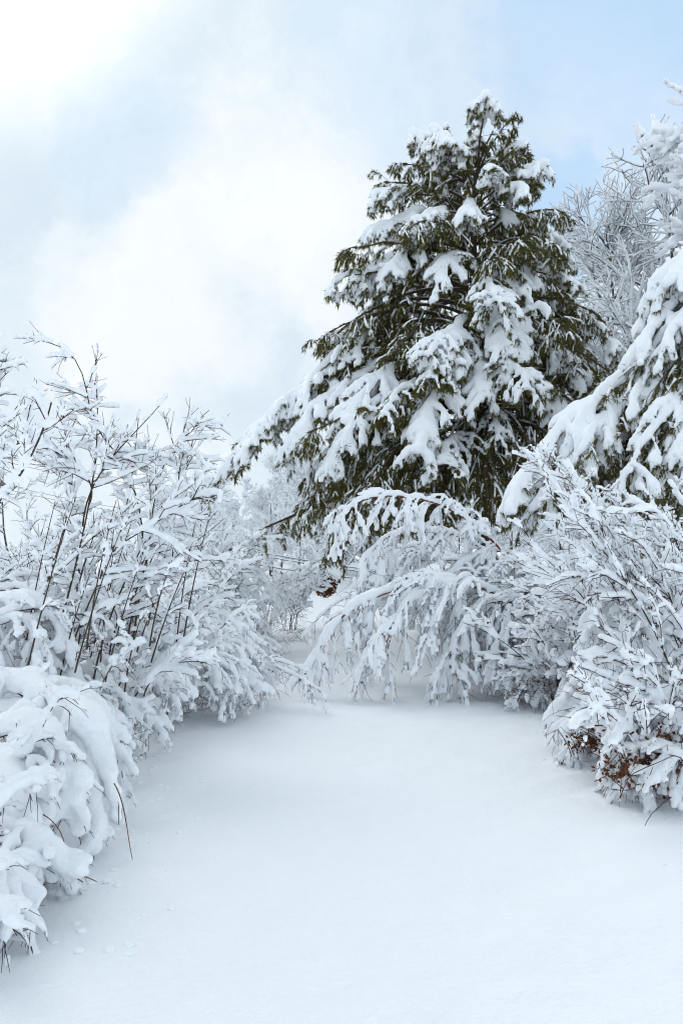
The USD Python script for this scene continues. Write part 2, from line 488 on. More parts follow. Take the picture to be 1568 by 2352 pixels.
class Shrub:
    """A snowed-in shrub: stems, each with its twigs and its snow."""

    def __init__(self, name, label, base, seed, group=None, cat='shrub', bark='bark_stem', twig='twig', h=0.02, rough=0.02):
        self.rng = np.random.default_rng(seed)
        self.seed, self.h, self.rough, self.bark, self.twig = seed, h, rough, bark, twig
        self.base = np.array(base, float)
        self.snow = 'snow_near' if self.base[1] < 8 and rough > 0.03 else 'snow'
        self.path = thing(name, label, cat, self.base, group=group)

    def stem(self, axis, r=0.008, rs=0.03, n1=10, l1=0.4, a1=42, d1=0.2, r1=0.003, rs1=0.028, n2=4, l2=0.15, a2=40, d2=0.1, r2=0.0018, rs2=0.018,
             rnd=0.35, s0=0.25, cover=0.38, cover1=0.25, cover2=0.35, taper=0.6, h=None, sag=1.5, n3=0, nb=2, hang=False, snow0=0.1, steep=0.35):
        rng, o = self.rng, self.base
        axis = np.asarray(axis, float)
        if axis.ndim == 2:
            axis = axis[None]
        n = axis.shape[1]
        rad = r
        p = put(self.path, 'stem', tubes(axis, r * (1 - 0.62 * np.linspace(0, 1, n))[None], 5), self.bark, origin=o)
        L1 = side_shoots(rng, axis, n1, s0, 0.99, a1, l1, d1, taper, 5, rnd=rnd)
        if hang:
            pass
        tw = [tubes(L1, 1.25 * r1 * np.linspace(1, 0.45, 6)[None], 3)]
        snow = [snow_on(axis, rs, rng, snow0, 1, cover, steep, seed=self.seed), snow_on(L1, rs1, rng, 0.05, 1, cover1, steep, seed=self.seed + 1)]
        if n2:
            L2 = side_shoots(rng, L1, n2, 0.2, 0.95, a2, l2, d2, 0.4, 3)
            tw.append(tubes(L2, 1.25 * r2 * np.linspace(1, 0.5, 4)[None], 3))
            if rs2:
                snow.append(snow_on(L2, rs2, rng, 0.0, 0.95, cover2, steep, seed=self.seed + 2))
            if nb:
                L2b = side_shoots(rng, L1, nb, 0.15, 0.98, 48, l2 * 0.85, 0.1, 0.4, 2, 0.16)
                tw.append(tubes(L2b, r2 * np.linspace(1, 0.55, 3)[None], 3))
            if n3:
                L3 = side_shoots(rng, L2, n3, 0.2, 0.95, 45, l2 * 0.5, d2, 0.4, 3)
                tw.append(tubes(L3, r2 * 0.8 * np.linspace(1, 0.5, 4)[None], 3))
        put(p, 'twigs', join(tw), self.twig, origin=o, smooth=False, kind='stuff')
        put(p, 'snow', snow_mesh(snow, h or self.h, sag, self.rough, self.seed), self.snow, origin=o)
        return p

    def bare_twigs(self, centre, size, n, length, r=0.0022, up=0.3, name='undergrowth', mat=None):
        """Thin dark brown twigs under the snow."""
        rng = self.rng
        c = rng.normal(0, 1, (n, 3))
        c = np.array(centre) + c / np.linalg.norm(c, axis=1, keepdims=True) * rng.uniform(0, 1, (n, 1)) ** 0.4 * np.array(size) * 0.5
        c[:, 2] = np.maximum(c[:, 2], gz(c[:, 0], c[:, 1]) - 0.05)
        d = rng.normal(0, 1, (n, 3)) * np.array([1, 1, 0.5]) + np.array([0, 0, up])
        L = grow(rng, c, d, 0.62 * length * rng.uniform(0.5, 1.3, n), 3, 0.3, 0.28)
        put(self.path, name, tubes(L, r * np.linspace(1, 0.5, 4)[None], 3), mat or self.twig, origin=self.base, smooth=False, kind='stuff')


def px(*pts):
    return [W(*p) for p in pts]


exec_order = []
# ------------------------------------------------------------------ the pines


def pine(name, label, base, trunk, boughs, seed, tuft=0.11, needle_w=0.019, h=0.058, tw_step=0.14, tuft_step=0.085):
    """trunk: points from the ground to the top. boughs: (origin, tip, e0, e1, load): e0, e1 the angles above the level at which a bough leaves the trunk and ends."""
    rng = np.random.default_rng(seed)
    base = np.array(base, float)
    root = thing(name, label, 'pine tree', base)
    tr = curve(trunk, 26)
    H = tr[-1, 2] - tr[0, 2]
    put(root, 'trunk', tubes(tr, (0.018 + 0.17 * (H / 12) * (1 - np.linspace(0, 1, 26)) ** 0.9)[None], 9), 'bark_pine', origin=base)
    for (org, tip, e0, e1, load) in boughs:
        org, tip = np.array(org, float), np.array(tip, float)
        n = 11
        s = np.linspace(0, 1, n - 1)
        el = np.radians(e0 + (e1 - e0) * s ** 0.9)
        hor = tip[:2] - org[:2]
        D = np.linalg.norm(hor)
        hx = np.cumsum(np.cos(el))
        L = D / hx[-1] * (n - 1)
        steps = np.stack([hor[0] / D * np.cos(el), hor[1] / D * np.cos(el), np.sin(el)], 1) * L / (n - 1)
        ax = np.vstack([[0, 0, 0], np.cumsum(steps, 0)])
        ax[:, :2] += org[:2]
        ax[:, 2] += tip[2] - ax[-1, 2]
        ax += rng.normal(0, 0.012 * L, (n, 3)) * np.array([1, 1, 0.6]) * np.linspace(0, 1, n)[:, None] * 0.7
        ax = ax[None]
        b = put(root, 'branch', tubes(ax, (0.008 + 0.011 * L * (1 - np.linspace(0, 1, n)))[None], 5), 'bark_pine', origin=base)
        # twigs in a flat drooping spray
        nt = max(6, int(L / tw_step))
        T = side_shoots(rng, ax, nt, 0.30, 0.99, 50, min(0.33 * L, 1.15) * 1.0, 1.35, 0.6, 5, 0.09, planar=np.array([0, 0, 1.0]))
        T2 = side_shoots(rng, T, 4, 0.25, 0.95, 42, 0.28 * min(1, 0.4 + L / 4), 1.5, 0.4, 3, 0.1, planar=np.array([0, 0, 1.0]))
        tw = tubes(T, 0.006 * np.linspace(1, 0.4, 6)[None], 3)
        put(b, 'twigs', tw, 'bark_pine', origin=base, smooth=False, kind='stuff')
        # needles
        pts, dirs = [], []
        for lines, s0, ln in ((T, 0.35, 0.36 * L), (T2, 0.15, 0.26)):
            m = max(3, int(np.linalg.norm(np.diff(lines, axis=1), axis=2).sum(1).mean() * (1 - s0) / tuft_step))
            sv = s0 + (1 - s0) * (np.arange(m) + rng.uniform(0, 1, (len(lines), m))) / m
            p, t = along(lines, sv)
            pts.append(p.reshape(-1, 3))
            dirs.append(t.reshape(-1, 3))
        sv = rng.uniform(0.55, 1.0, (1, int(L * 7)))
        p, t = along(ax, sv)
        pts.append(p[0])
        dirs.append(t[0])
        pts, dirs = np.vstack(pts), np.vstack(dirs)
        K = 7
        N = len(pts)
        d = unit(dirs[:, None] * 0.75 + rng.normal(0, 0.45, (N, K, 3)) + np.array([0, 0, -0.38]))
        ln = tuft * rng.uniform(0.7, 1.25, (N, K, 1))
        side = unit(np.cross(d, rng.normal(size=(N, K, 3)))) * needle_w * 0.5
        root_p = pts[:, None] + rng.normal(0, 0.012, (N, K, 3))
        mid = root_p + d * ln * 0.45
        v = np.stack([root_p + side, root_p + d * ln, root_p - side], 2).reshape(-1, 3)
        q = np.arange(N * K)[:, None] * 3
        put(b, 'needles', (v, q + [0, 1, 2]), 'needle', origin=base, smooth=False, kind='stuff')
        # snow: small caps on the tufts everywhere, thick merged cover where the bough is loaded
        snow = []
        if load > 0.22:
            ra, rt = 0.06 + 0.085 * load, 0.045 + 0.05 * load
            snow.append(snow_on(ax, ra, rng, 0.72 - 0.28 * load, 1.0, 0.25 - 0.2 * load, 0.5, 0.8, seed=seed + len(pts)))
            snow.append(snow_on(T[int(nt * 0.36):], rt, rng, 0.0, 0.98, 0.52 - 0.42 * load, 0.55, 0.8, seed=seed + len(pts)))
            if load > 0.3:
                snow.append(snow_on(T2[4 * int(nt * 0.36):], rt * 0.95, rng, 0.0, 0.95, 0.42 - 0.38 * load, 0.5, 0.8, seed=seed + len(pts)))
            sm = snow_mesh(snow, h, 1.35, 0.035, seed)
        else:
            sm = None
        # thin strips of snow on the other sprays and on the bare inner wood
        up = np.array([0, 0, 1.0])
        pk = T2[rng.uniform(size=len(T2)) < (0.5 if load < 0.22 else 0.25) * np.clip(0.1 + 1.6 * meshkit.noise(T2[:, 0] * 0.9, 8), 0, 1.2)]
        pt = T[rng.uniform(size=len(T)) < 0.42, 2:]
        strips = [tubes(x + up * (0.6 * q + 0.008), q * rng.uniform(0.35, 1.25, x.shape[:2]), 3) for x, q in ((pk, 0.023), (pt, 0.027)) if len(x)]
        inner = ax[:, 1:6]
        strips.append(tubes(inner + up * (0.011 * L * 0.6 + 0.012), 0.022 * rng.uniform(0.3, 1.2, inner.shape[:2]), 4))
        sm = join([sm] + strips)
        k = rng.uniform(size=N) < (0.30 + 0.12 * load) * np.clip(0.2 + 1.3 * meshkit.noise(pts * 1.3, 4), 0, 1)
        fp = pts[k] + dirs[k] * 0.03 + np.array([0, 0, 0.018])
        sz = rng.uniform(0.012, 0.036, (len(fp), 1, 1)) * np.array([1, 1, 0.6])
        octv = np.array([[1, 0, 0], [0, 1, 0], [-1, 0, 0], [0, -1, 0], [0, 0, 1.0]])
        octf = np.array([[0, 1, 4], [1, 2, 4], [2, 3, 4], [3, 0, 4]])
        jit = rng.normal(0, 0.25, (len(fp), 5, 3))
        ov = fp[:, None] + (octv[None] + jit) * sz + dirs[k][:, None] * (octv[:, :1] * 0.0)
        flecks = ov.reshape(-1, 3), (octf[None] + 5 * np.arange(len(fp))[:, None, None]).reshape(-1, 3)
        put(b, 'snow', join([sm, flecks]), 'snow', origin=base)
    return root


def pine_boughs(rng, trunk_xy, zs, per, prof, e0f, e1f, loadf, squash=1.0):
    out = []
    az = rng.uniform(0, 6.28)
    for z in zs:
        for k in range(per):
            az += 2.39996 + rng.normal(0, 0.25)
            ux, uy = math.sin(az), math.cos(az)
            L = prof(z, ux, uy) * rng.uniform(0.78, 1.06)
            e0, e1 = e0f(z) + rng.normal(0, 5), e1f(z) + rng.normal(0, 8)
            org = np.array([trunk_xy(z)[0], trunk_xy(z)[1], z])
            # the tip's height follows from the bend
            s = np.linspace(0, 1, 10)
            el = np.radians(e0 + (e1 - e0) * s ** 0.9)
            rise = np.sin(el).sum() / np.cos(el).sum() * L
            tip = org + np.array([ux * L, uy * L, rise])
            out.append((org, tip, e0, e1, loadf(z, ux, uy, tip)))
    return out


PY = 18.0
ptop = W(1132, 300, PY)
pbase = np.array([W(1110, 1300, PY)[0], PY, float(gz(W(1110, 1300, PY)[0], PY))])
ptrunk = [pbase, W(1112, 1000, PY), W(1095, 650, PY), W(1090, 420, PY), ptop]
zr = lambda dy: float(W(784, dy, PY)[2])
prng = np.random.default_rng(11)


def p_xy(z):
    t = np.array(ptrunk)
    return np.interp(z, t[:, 2], t[:, 0]), PY


PZ = [zr(y) for y in (1230, 1100, 1000, 850, 700, 580, 450, 350, 290)]
PLft = [4.8, 6.2, 5.5, 4.7, 4.15, 3.7, 2.75, 2.0, 0.8]
PRgt = [3.6, 3.7, 3.7, 3.5, 3.0, 2.5, 1.65, 0.9, 0.5]


def p_prof(z, ux, uy):
    zz = z - 0.0
    l, r = np.interp(zz, PZ, PLft), np.interp(zz, PZ, PRgt)
    w = 0.5 + 0.5 * ux
    return (l * (1 - w) + r * w) * (0.92 if uy < 0 else 0.8)


def p_e0(z):
    return np.interp(z, [2.5, 6, 9, 11.5], [2, 14, 26, 50])


def p_e1(z):
    return np.interp(z, [2.5, 6, 9, 11.5], [-34, -42, -36, 25])


def p_load(z, ux, uy, tip):
    u = prng.uniform()
    hi = np.interp(z, [3, 5.5, 8, 9.5], [0.0, 0.0, 0.08, 0.5])
    return prng.uniform(0.5, 1.0) if u < hi else prng.uniform(0.24, 0.34) if u < hi + 0.12 else prng.uniform(0.0, 0.2)


pz_start = np.linspace(zr(1085), zr(385), 32)
pb = pine_boughs(prng, p_xy, pz_start, 4, p_prof, p_e0, p_e1, p_load)
# the boughs whose snow stands out, by where they hang
for dx, dy, Y, load in [(950, 540, 16.6, 1), (1075, 510, 16.3, 1), (1190, 520, 17, 0.9), (880, 640, 16.4, 1), (1010, 650, 15.8, 1), (1200, 680, 15.9, 1), (1230, 650, 16.6, 1),
                        (1020, 850, 14.8, 1), (1160, 800, 14.9, 1), (790, 690, 16.9, 0.9), (960, 1050, 13.9, 1), (1100, 930, 14.6, 0.9), (790, 985, 15.2, 1), (745, 1085, 14.6, 0.9), (1290, 950, 15.3, 1),
                        (1330, 740, 17.6, 0.9), (1380, 900, 16.2, 1), (640, 1040, 16.0, 1), (540, 1060, 16.4, 1), (700, 900, 16.8, 0.9), (480, 1110, 16.6, 0.5), (620, 980, 17.6, 0.8), (1310, 600, 18.6, 0.9), (1340, 870, 15.8, 0.9), (1385, 840, 17.2, 0.7), (1290, 830, 16.6, 0.1), (1265, 560, 17.4, 0.8), (770, 1250, 14.0, 0.2), (700, 1180, 15.0, 0.12), (830, 1180, 14.2, 0.1), (900, 1190, 14.0, 0.1), (1000, 1180, 14.2, 0.1), (1120, 1170, 14.2, 0.1)]:
    tip = W(dx, dy, Y)
    R = np.hypot(tip[0] - p_xy(tip[2])[0], tip[1] - PY)
    e0, e1 = 16, -56
    s = np.linspace(0, 1, 10)
    el = np.radians(e0 + (e1 - e0) * s ** 0.9)
    z0 = tip[2] - np.sin(el).sum() / np.cos(el).sum() * R
    z0 = min(z0, 11.2)
    pb.append((np.array([*p_xy(z0), z0]), tip, e0, e1, load))
# the second leader of the crown and the upright shoots round both
lead0, lead1 = np.array([*p_xy(zr(450)), zr(450)]), W(985, 330, PY)
for k in range(18):
    f = prng.uniform(0.2, 1.0)
    o = lead0 + (lead1 - lead0) * f if k % 2 else np.array([*p_xy(zr(430 - 110 * f)), zr(430 - 110 * f)])
    a = prng.uniform(0, 6.28)
    L = 0.75 * (1.15 - f)+0.12
    pb.append((o, o + np.array([math.cos(a) * L, math.sin(a) * L, L * 0.8]), 30, 60, prng.uniform(0.3, 0.7)))
pb.append((lead0, lead1, 45, 82, 0.5))
pine('pine_tree', 'large broad green pine with snow laden boughs standing alone behind the bent shrub', pbase, ptrunk, pb, 21)

# second pine, at the right edge
QY = 12.0
qb = np.array([W(1850, 1300, QY)[0], QY, float(gz(6.9, QY))])
qtrunk = [qb, W(1850, 900, QY), W(1840, 590, QY), W(1845, 380, QY)]
qrng = np.random.default_rng(5)


def q_xy(z):
    t = np.array(qtrunk)
    return np.interp(z, t[:, 2], t[:, 0]), QY


zq = lambda dy: float(W(784, dy, QY)[2])
QZ = [zq(y) for y in (1180, 1050, 950, 820, 680, 600, 400)]
QR = [3.5, 3.2, 2.6, 1.9, 1.5, 1.0, 0.3]
qb_list = pine_boughs(qrng, q_xy, np.linspace(zq(1090), zq(460), 19), 3, lambda z, ux, uy: np.interp(z, QZ, QR), lambda z: 10, lambda z: -52,
                      lambda z, ux, uy, tip: qrng.uniform(0, 0.22))
for dx, dy, Y, load in [(1500, 715, 11.5, 0.9), (1475, 810, 11.2, 0.8), (1530, 800, 10.8, 0.7), (1370, 1050, 11.0, 0.9), (1450, 970, 11.2, 0.6), (1400, 1010, 11.6, 0.1), (1180, 1160, 11.2, 0.9), (1230, 1190, 11.0, 0.7), (1450, 1090, 10.2, 0.5), (1540, 1080, 10.0, 0.4), (1540, 660, 11.0, 1), (1290, 1130, 11.0, 0.2), (1500, 930, 10.6, 0.1), (1560, 880, 10.4, 0.2), (1540, 1000, 10.3, 0.1), (1440, 1080, 11.0, 0.1), (1380, 1110, 11.2, 0.15)]:
    tip = W(dx, dy, Y)
    R = np.hypot(tip[0] - q_xy(tip[2])[0], tip[1] - QY)
    e0, e1 = 6, -58
    el = np.radians(e0 + (e1 - e0) * np.linspace(0, 1, 10) ** 0.9)
    z0 = min(tip[2] - np.sin(el).sum() / np.cos(el).sum() * R, 7.2)
    qb_list.append((np.array([*q_xy(z0), z0]), tip, e0, e1, load))
pine('pine_tree', 'snow heaped pine at the right edge with drooping boughs', qb, qtrunk, qb_list, 33, tuft=0.10, needle_w=0.014, h=0.047)
# ------------------------------------------------------------------ shrubs on the left of the lane


def ground_at(dx, Y):
    x = (dx - 784) / FPX * Y
    return np.array([x, Y, float(gz(x, Y))])


# tall upright shrub
sh = Shrub('shrub', 'tallest upright leafless shrub left of the lane, its dark stems forking high against the sky', ground_at(150, 7.0), 101, h=0.017)
for pts, r in [
        ([(104, 1577, 6.6), (160, 1353, 6.7), (204, 1157, 6.9), (222, 893, 7.1)], 0.011),
        ([(204, 1160, 6.9), (205, 1105, 6.85), (150, 1050, 6.7), (98, 1029, 6.5)], 0.008),
        ([(190, 1210, 6.9), (250, 1060, 6.9), (332, 969, 6.95), (384, 909, 7.0)], 0.008),
        ([(300, 1500, 7.2), (328, 1245, 7.2), (316, 1153, 7.2), (260, 1033, 7.1), (224, 985, 7.0), (192, 869, 6.9), (95, 780, 6.8)], 0.010),
        ([(136, 1597, 6.4), (220, 1350, 6.6), (280, 1200, 6.8), (304, 1085, 7.0), (318, 960, 7.1)], 0.009),
        ([(230, 1330, 6.6), (276, 1252, 6.6), (340, 1212, 6.6), (400, 1172, 6.7), (496, 1130, 6.8)], 0.007),
        ([(300, 1380, 6.9), (348, 1200, 7.0), (372, 1080, 7.1), (430, 990, 7.2), (480, 942, 7.2)], 0.008),
        ([(215, 1560, 6.6), (260, 1400, 6.7), (330, 1250, 6.9), (410, 1110, 7.1), (450, 1030, 7.2)], 0.009),
        ([(60, 1560, 6.7), (90, 1400, 6.8), (150, 1200, 7.0), (165, 1050, 7.2)], 0.009),
        ([(155, 1560, 6.9), (180, 1300, 7.1), (150, 1100, 7.3), (175, 960, 7.5)], 0.009),
        ([(290, 1520, 7.3), (330, 1330, 7.4), (390, 1180, 7.5), (420, 1060, 7.6)], 0.009),
        ([(250, 1540, 6.9), (300, 1380, 7.0), (390, 1290, 7.0), (516, 1190, 7.1)], 0.007)]:
    sh.stem(curve(px(*pts), 22), r=r, rs=0.036, n1=11, l1=0.55, a1=42, d1=0.15, r1=0.0042, rs1=0.031, n2=4, l2=0.2, rs2=0.024, r2=0.0026, s0=0.2, cover=0.5, cover1=0.34, cover2=0.44)
for k in range(20):
    bx, by, Y = sh.rng.uniform(40, 420), sh.rng.uniform(1470, 1590), sh.rng.uniform(6.0, 7.4)
    tx, ty = bx + sh.rng.uniform(30, 130), by - sh.rng.uniform(180, 430)
    sh.stem(curve(px((bx, by, Y), ((bx + tx) / 2 - 6, (by + ty) / 2, Y), (tx, ty, Y + 0.1)), 14), r=0.0075, rs=0.02, n1=4, l1=0.22, a1=40, d1=0.1, r1=0.003, rs1=0.026, n2=2, l2=0.1, rs2=0.018, s0=0.3, cover=0.62, cover1=0.4)
sh.bare_twigs(ground_at(200, 7.4) + [0, 0, 0.5], (1.6, 0.8, 0.7), 260, 0.5)

# shrub reaching in from the left edge
sh = Shrub('shrub', 'thick brown stem with a big snow clump leaning in at the left edge', ground_at(-60, 4.6), 102, h=0.012, rough=0.014)
for pts, r in [([(-90, 1330, 4.2), (0, 1152, 4.1), (28, 1116, 4.1), (80, 1029, 4.1), (118, 924, 4.1)], 0.011),
               ([(-140, 1300, 4.8), (-60, 1150, 4.8), (20, 1050, 4.9), (70, 910, 5.0)], 0.007),
               ([(-160, 1200, 4.6), (-40, 1050, 4.8), (20, 960, 4.9), (66, 900, 5.0)], 0.006),
               ([(-120, 1150, 4.8), (-70, 1000, 5.0), (-20, 900, 5.0), (24, 850, 5.1)], 0.006),
               ([(-100, 1000, 5.0), (-40, 860, 5.0), (6, 765, 5.1)], 0.005)]:
    sh.stem(curve(px(*pts), 20), r=r, rs=0.032, n1=8, l1=0.34, a1=50, d1=0.1, r1=0.0032, rs1=0.03, n2=3, l2=0.12, rs2=0.018, r2=0.002, s0=0.2, cover=0.5, cover1=0.33, cover2=0.4)

# low arched shrubs buried under snow, nearest on the left
ARCH = dict(n1=26, l1=0.42, a1=55, d1=1.5, r1=0.003, n2=3, l2=0.16, d2=0.9, r2=0.002, s0=0.15, cover=0.05, cover1=0.2, cover2=0.3, taper=0.3, sag=1.15, steep=0.6, nb=0)


def mound(label, base, seed, arcs, rs, rs1, rs2, h, l1=0.42, n1=26, und=None, group=None, r=0.006, rough=0.036, blanket=False, extra=8):
    s = Shrub('shrub', label, base, seed, h=h, rough=rough, group=group)
    lines = [curve(px(*pts), 20) for pts in arcs]
    if blanket:
        lines = [l for a, b in zip(lines[:-1], lines[1:]) for l in (a, (a + b) / 2 + s.rng.normal(0, 0.03, 3))] + lines[-1:]
    for ln in lines:
        k = s.rng.uniform(0.7, 1.15)
        wob = np.cumsum(s.rng.normal(0, 0.010, ln.shape), 0)
        s.stem(ln + wob, r=r, rs=rs * k, rs1=rs1 * k, rs2=rs2, **{**ARCH, 'l1': l1 * s.rng.uniform(0.7, 1.3), 'n1': int(n1 * s.rng.uniform(0.7, 1.2))})
    # lighter shoots that break out between the arcs
    for k in range(extra):
        ln = lines[s.rng.integers(len(lines))]
        i = s.rng.integers(3, 13)
        d = unit(ln[i + 1] - ln[i]) + s.rng.normal(0, 0.55, 3) + np.array([0, 0, 0.35])
        g = grow(s.rng, ln[i][None], d[None], np.array([s.rng.uniform(1.2, 2.6) * l1]), 9, 1.1, 0.1)[0]
        s.stem(g, r=r * 0.75, rs=rs * 0.42, rs1=rs1 * 0.5, rs2=rs2 * 0.75, **{**ARCH, 'l1': l1 * 0.7, 'n1': 6, 'cover': 0.3, 'cover1': 0.32, 'cover2': 0.4, 'n2': 2})
    if und:
        s.bare_twigs(*und)
    return s


near_mound = mound('nearest low arched shrub at lower left, hanging over the lane edge under thick snow', ground_at(60, 4.9), 110, [
    [(-80, 1640, 5.7), (20, 1590, 5.5), (110, 1615, 5.2), (200, 1690, 4.9), (255, 1790, 4.7), (280, 1920, 4.6)],
    [(40, 1640, 5.8), (110, 1585, 5.8), (190, 1600, 5.6), (255, 1665, 5.4), (288, 1740, 5.3), (296, 1830, 5.25)],
    [(-100, 1740, 5.0), (-20, 1690, 4.9), (60, 1700, 4.75), (135, 1770, 4.55), (180, 1860, 4.4), (190, 1930, 4.35)],
    [(-140, 1800, 4.7), (-60, 1750, 4.6), (20, 1760, 4.45), (75, 1820, 4.3), (105, 1900, 4.2), (112, 1960, 4.18)],
    [(-60, 1680, 5.4), (50, 1640, 5.35), (150, 1690, 5.1), (215, 1790, 4.85), (236, 1880, 4.7), (240, 1960, 4.6)],
    [(-120, 1690, 5.9), (-30, 1620, 5.9), (40, 1640, 5.8), (90, 1700, 5.6)],
    [(-130, 1860, 4.4), (-60, 1820, 4.3), (0, 1840, 4.2), (34, 1900, 4.12), (44, 1965, 4.1)],
], 0.095, 0.06, 0.032, 0.021, l1=0.24, n1=17, rough=0.045, und=(ground_at(80, 5.0) + [0, 0, 0.12], (0.8, 0.7, 0.3), 180, 0.26))
for pts in [((70, 1862, 4.25), (112, 1880, 4.18), (140, 1915, 4.12), (150, 1950, 4.1)), ((108, 1776, 4.55), (140, 1792, 4.5), (175, 1822, 4.42)), ((80, 1880, 4.2), (84, 1920, 4.15), (96, 1955, 4.12)),
            ((150, 2012, 3.95), (185, 2012, 3.92), (222, 2026, 3.9)), ((262, 1800, 4.5), (284, 1860, 4.42), (296, 1930, 4.38), (304, 1975, 4.36)), ((60, 1700, 4.9), (96, 1640, 4.9), (128, 1598, 4.9))]:
    ln = curve(px(*pts), 14)[None]
    put(near_mound.path, 'stem', tubes(ln, 0.0042 * np.linspace(1, 0.55, 14)[None], 4), 'bark_red', origin=near_mound.base)
mound('low snow buried shrub in the lower left corner with a dark hollow beneath', ground_at(0, 3.95), 111, [
    [(-140, 1960, 4.15), (-50, 1905, 4.05), (40, 1910, 3.95), (110, 1960, 3.9), (180, 2010, 3.88)],
    [(-140, 2000, 3.95), (-60, 1950, 3.85), (20, 1955, 3.75), (90, 2000, 3.7), (130, 2040, 3.66)],
    [(-160, 2060, 3.75), (-90, 2000, 3.65), (-20, 2020, 3.55), (24, 2075, 3.45)],
    [(-160, 2140, 3.5), (-90, 2080, 3.4), (-30, 2100, 3.32), (5, 2160, 3.28)],
], 0.085, 0.055, 0.03, 0.019, l1=0.19, n1=14, rough=0.04, und=(ground_at(20, 3.95) + [0, 0, 0.06], (0.4, 0.3, 0.15), 70, 0.2))
mound('arched shrub with bare tips pointing right, behind the nearest snow mounds on the left', ground_at(180, 6.6), 112, [
    [(-5, 1560, 6.9), (85, 1555, 6.7), (185, 1600, 6.4), (265, 1680, 6.1), (305, 1790, 6.0)],
    [(15, 1600, 6.6), (135, 1570, 6.5), (235, 1640, 6.2), (285, 1720, 6.0), (300, 1800, 5.9)],
    [(105, 1600, 6.8), (195, 1560, 6.8), (275, 1610, 6.6), (325, 1680, 6.5)],
], 0.085, 0.052, 0.03, 0.022, l1=0.26, n1=18, rough=0.04, und=(ground_at(200, 6.5) + [0, 0, 0.2], (1.0, 0.6, 0.35), 160, 0.4))
s = Shrub('shrub', 'branch cluster with a rounded snow club end above the dark snow hollow left', ground_at(240, 7.2), 113, h=0.018)
for pts in [[(310, 1600, 6.9), (360, 1540, 6.9), (405, 1500, 6.85), (450, 1460, 6.8)], [(300, 1600, 7.0), (350, 1510, 7.0), (400, 1460, 7.0), (428, 1432, 7.0)], [(270, 1580, 7.0), (320, 1500, 7.1), (350, 1460, 7.1)],
            [(330, 1600, 6.7), (390, 1530, 6.7), (430, 1520, 6.7), (475, 1523, 6.7)]]:
    s.stem(curve(px(*pts), 16), r=0.007, rs=0.055, n1=6, l1=0.3, a1=35, rs1=0.042, n2=3, rs2=0.026, cover=0.08, cover1=0.2)
mound('low drooping shrub with fine bare tips beside the dark stems, left verge', ground_at(370, 8.0), 118, [
    [(270, 1570, 8.3), (330, 1530, 8.1), (390, 1555, 7.9), (425, 1605, 7.75)],
    [(290, 1590, 7.9), (350, 1555, 7.7), (395, 1590, 7.5), (415, 1635, 7.4)],
    [(300, 1560, 8.7), (370, 1510, 8.6), (430, 1540, 8.5), (470, 1590, 8.4)],
    [(260, 1610, 7.4), (310, 1580, 7.2), (350, 1620, 7.0), (368, 1670, 6.9)],
], 0.065, 0.042, 0.026, 0.023, l1=0.3, n1=17, und=(ground_at(360, 8.0) + [0, 0, 0.15], (0.8, 0.6, 0.3), 160, 0.35))
mound('rounded snow mound shrub reaching the lane beside the dark hollow', ground_at(480, 9.0), 114, [
    [(395, 1540, 9.4), (435, 1470, 9.2), (495, 1480, 9.0), (555, 1540, 8.8), (595, 1590, 8.7)],
    [(385, 1560, 9.2), (445, 1500, 8.9), (505, 1520, 8.7), (535, 1570, 8.5), (550, 1600, 8.4)],
    [(405, 1560, 9.0), (445, 1530, 8.6), (475, 1560, 8.4), (485, 1600, 8.3)],
    [(445, 1500, 9.8), (525, 1490, 9.6), (585, 1530, 9.5), (625, 1580, 9.4)],
], 0.075, 0.045, 0.030, 0.026, l1=0.45, n1=24, und=(ground_at(500, 9.0) + [0, 0, 0.2], (1.0, 0.6, 0.3), 160, 0.4))
mound('long sloping snow mound shrub below the thin dark stems, left of the lane', ground_at(470, 11.0), 115, [
    [(230, 1450, 10.5), (320, 1375, 10.4), (410, 1385, 10.3), (500, 1440, 10.2), (570, 1490, 10.1)],
    [(290, 1420, 11.2), (380, 1355, 11.1), (470, 1390, 11.0), (550, 1450, 10.9), (610, 1490, 10.8)],
    [(260, 1480, 9.9), (350, 1420, 9.8), (430, 1440, 9.7), (490, 1490, 9.6)],
    [(170, 1460, 9.4), (250, 1400, 9.3), (330, 1410, 9.2), (390, 1460, 9.1), (420, 1500, 9.0)],
], 0.08, 0.05, 0.032, 0.030, l1=0.55, n1=26, und=(ground_at(470, 10.0) + [0, 0, 0.3], (2.0, 0.8, 0.45), 300, 0.55))
mound('farther snow mound shrub with dark gaps beside the bend of the lane', ground_at(600, 15.5), 116, [
    [(420, 1400, 15.8), (490, 1330, 15.6), (550, 1360, 15.4), (600, 1430, 15.2), (625, 1480, 15.0)],
    [(460, 1380, 16.2), (530, 1310, 16.0), (580, 1370, 15.8), (620, 1450, 15.5)],
    [(440, 1440, 14.5), (500, 1390, 14.4), (550, 1430, 14.3), (580, 1480, 14.2)],
    [(480, 1330, 17.0), (560, 1290, 17.0), (610, 1330, 16.8), (645, 1400, 16.5)],
], 0.085, 0.055, 0.036, 0.04, l1=0.7, n1=24, und=(ground_at(610, 15.3) + [0, 0, 0.35], (1.6, 0.8, 0.5), 200, 0.6))
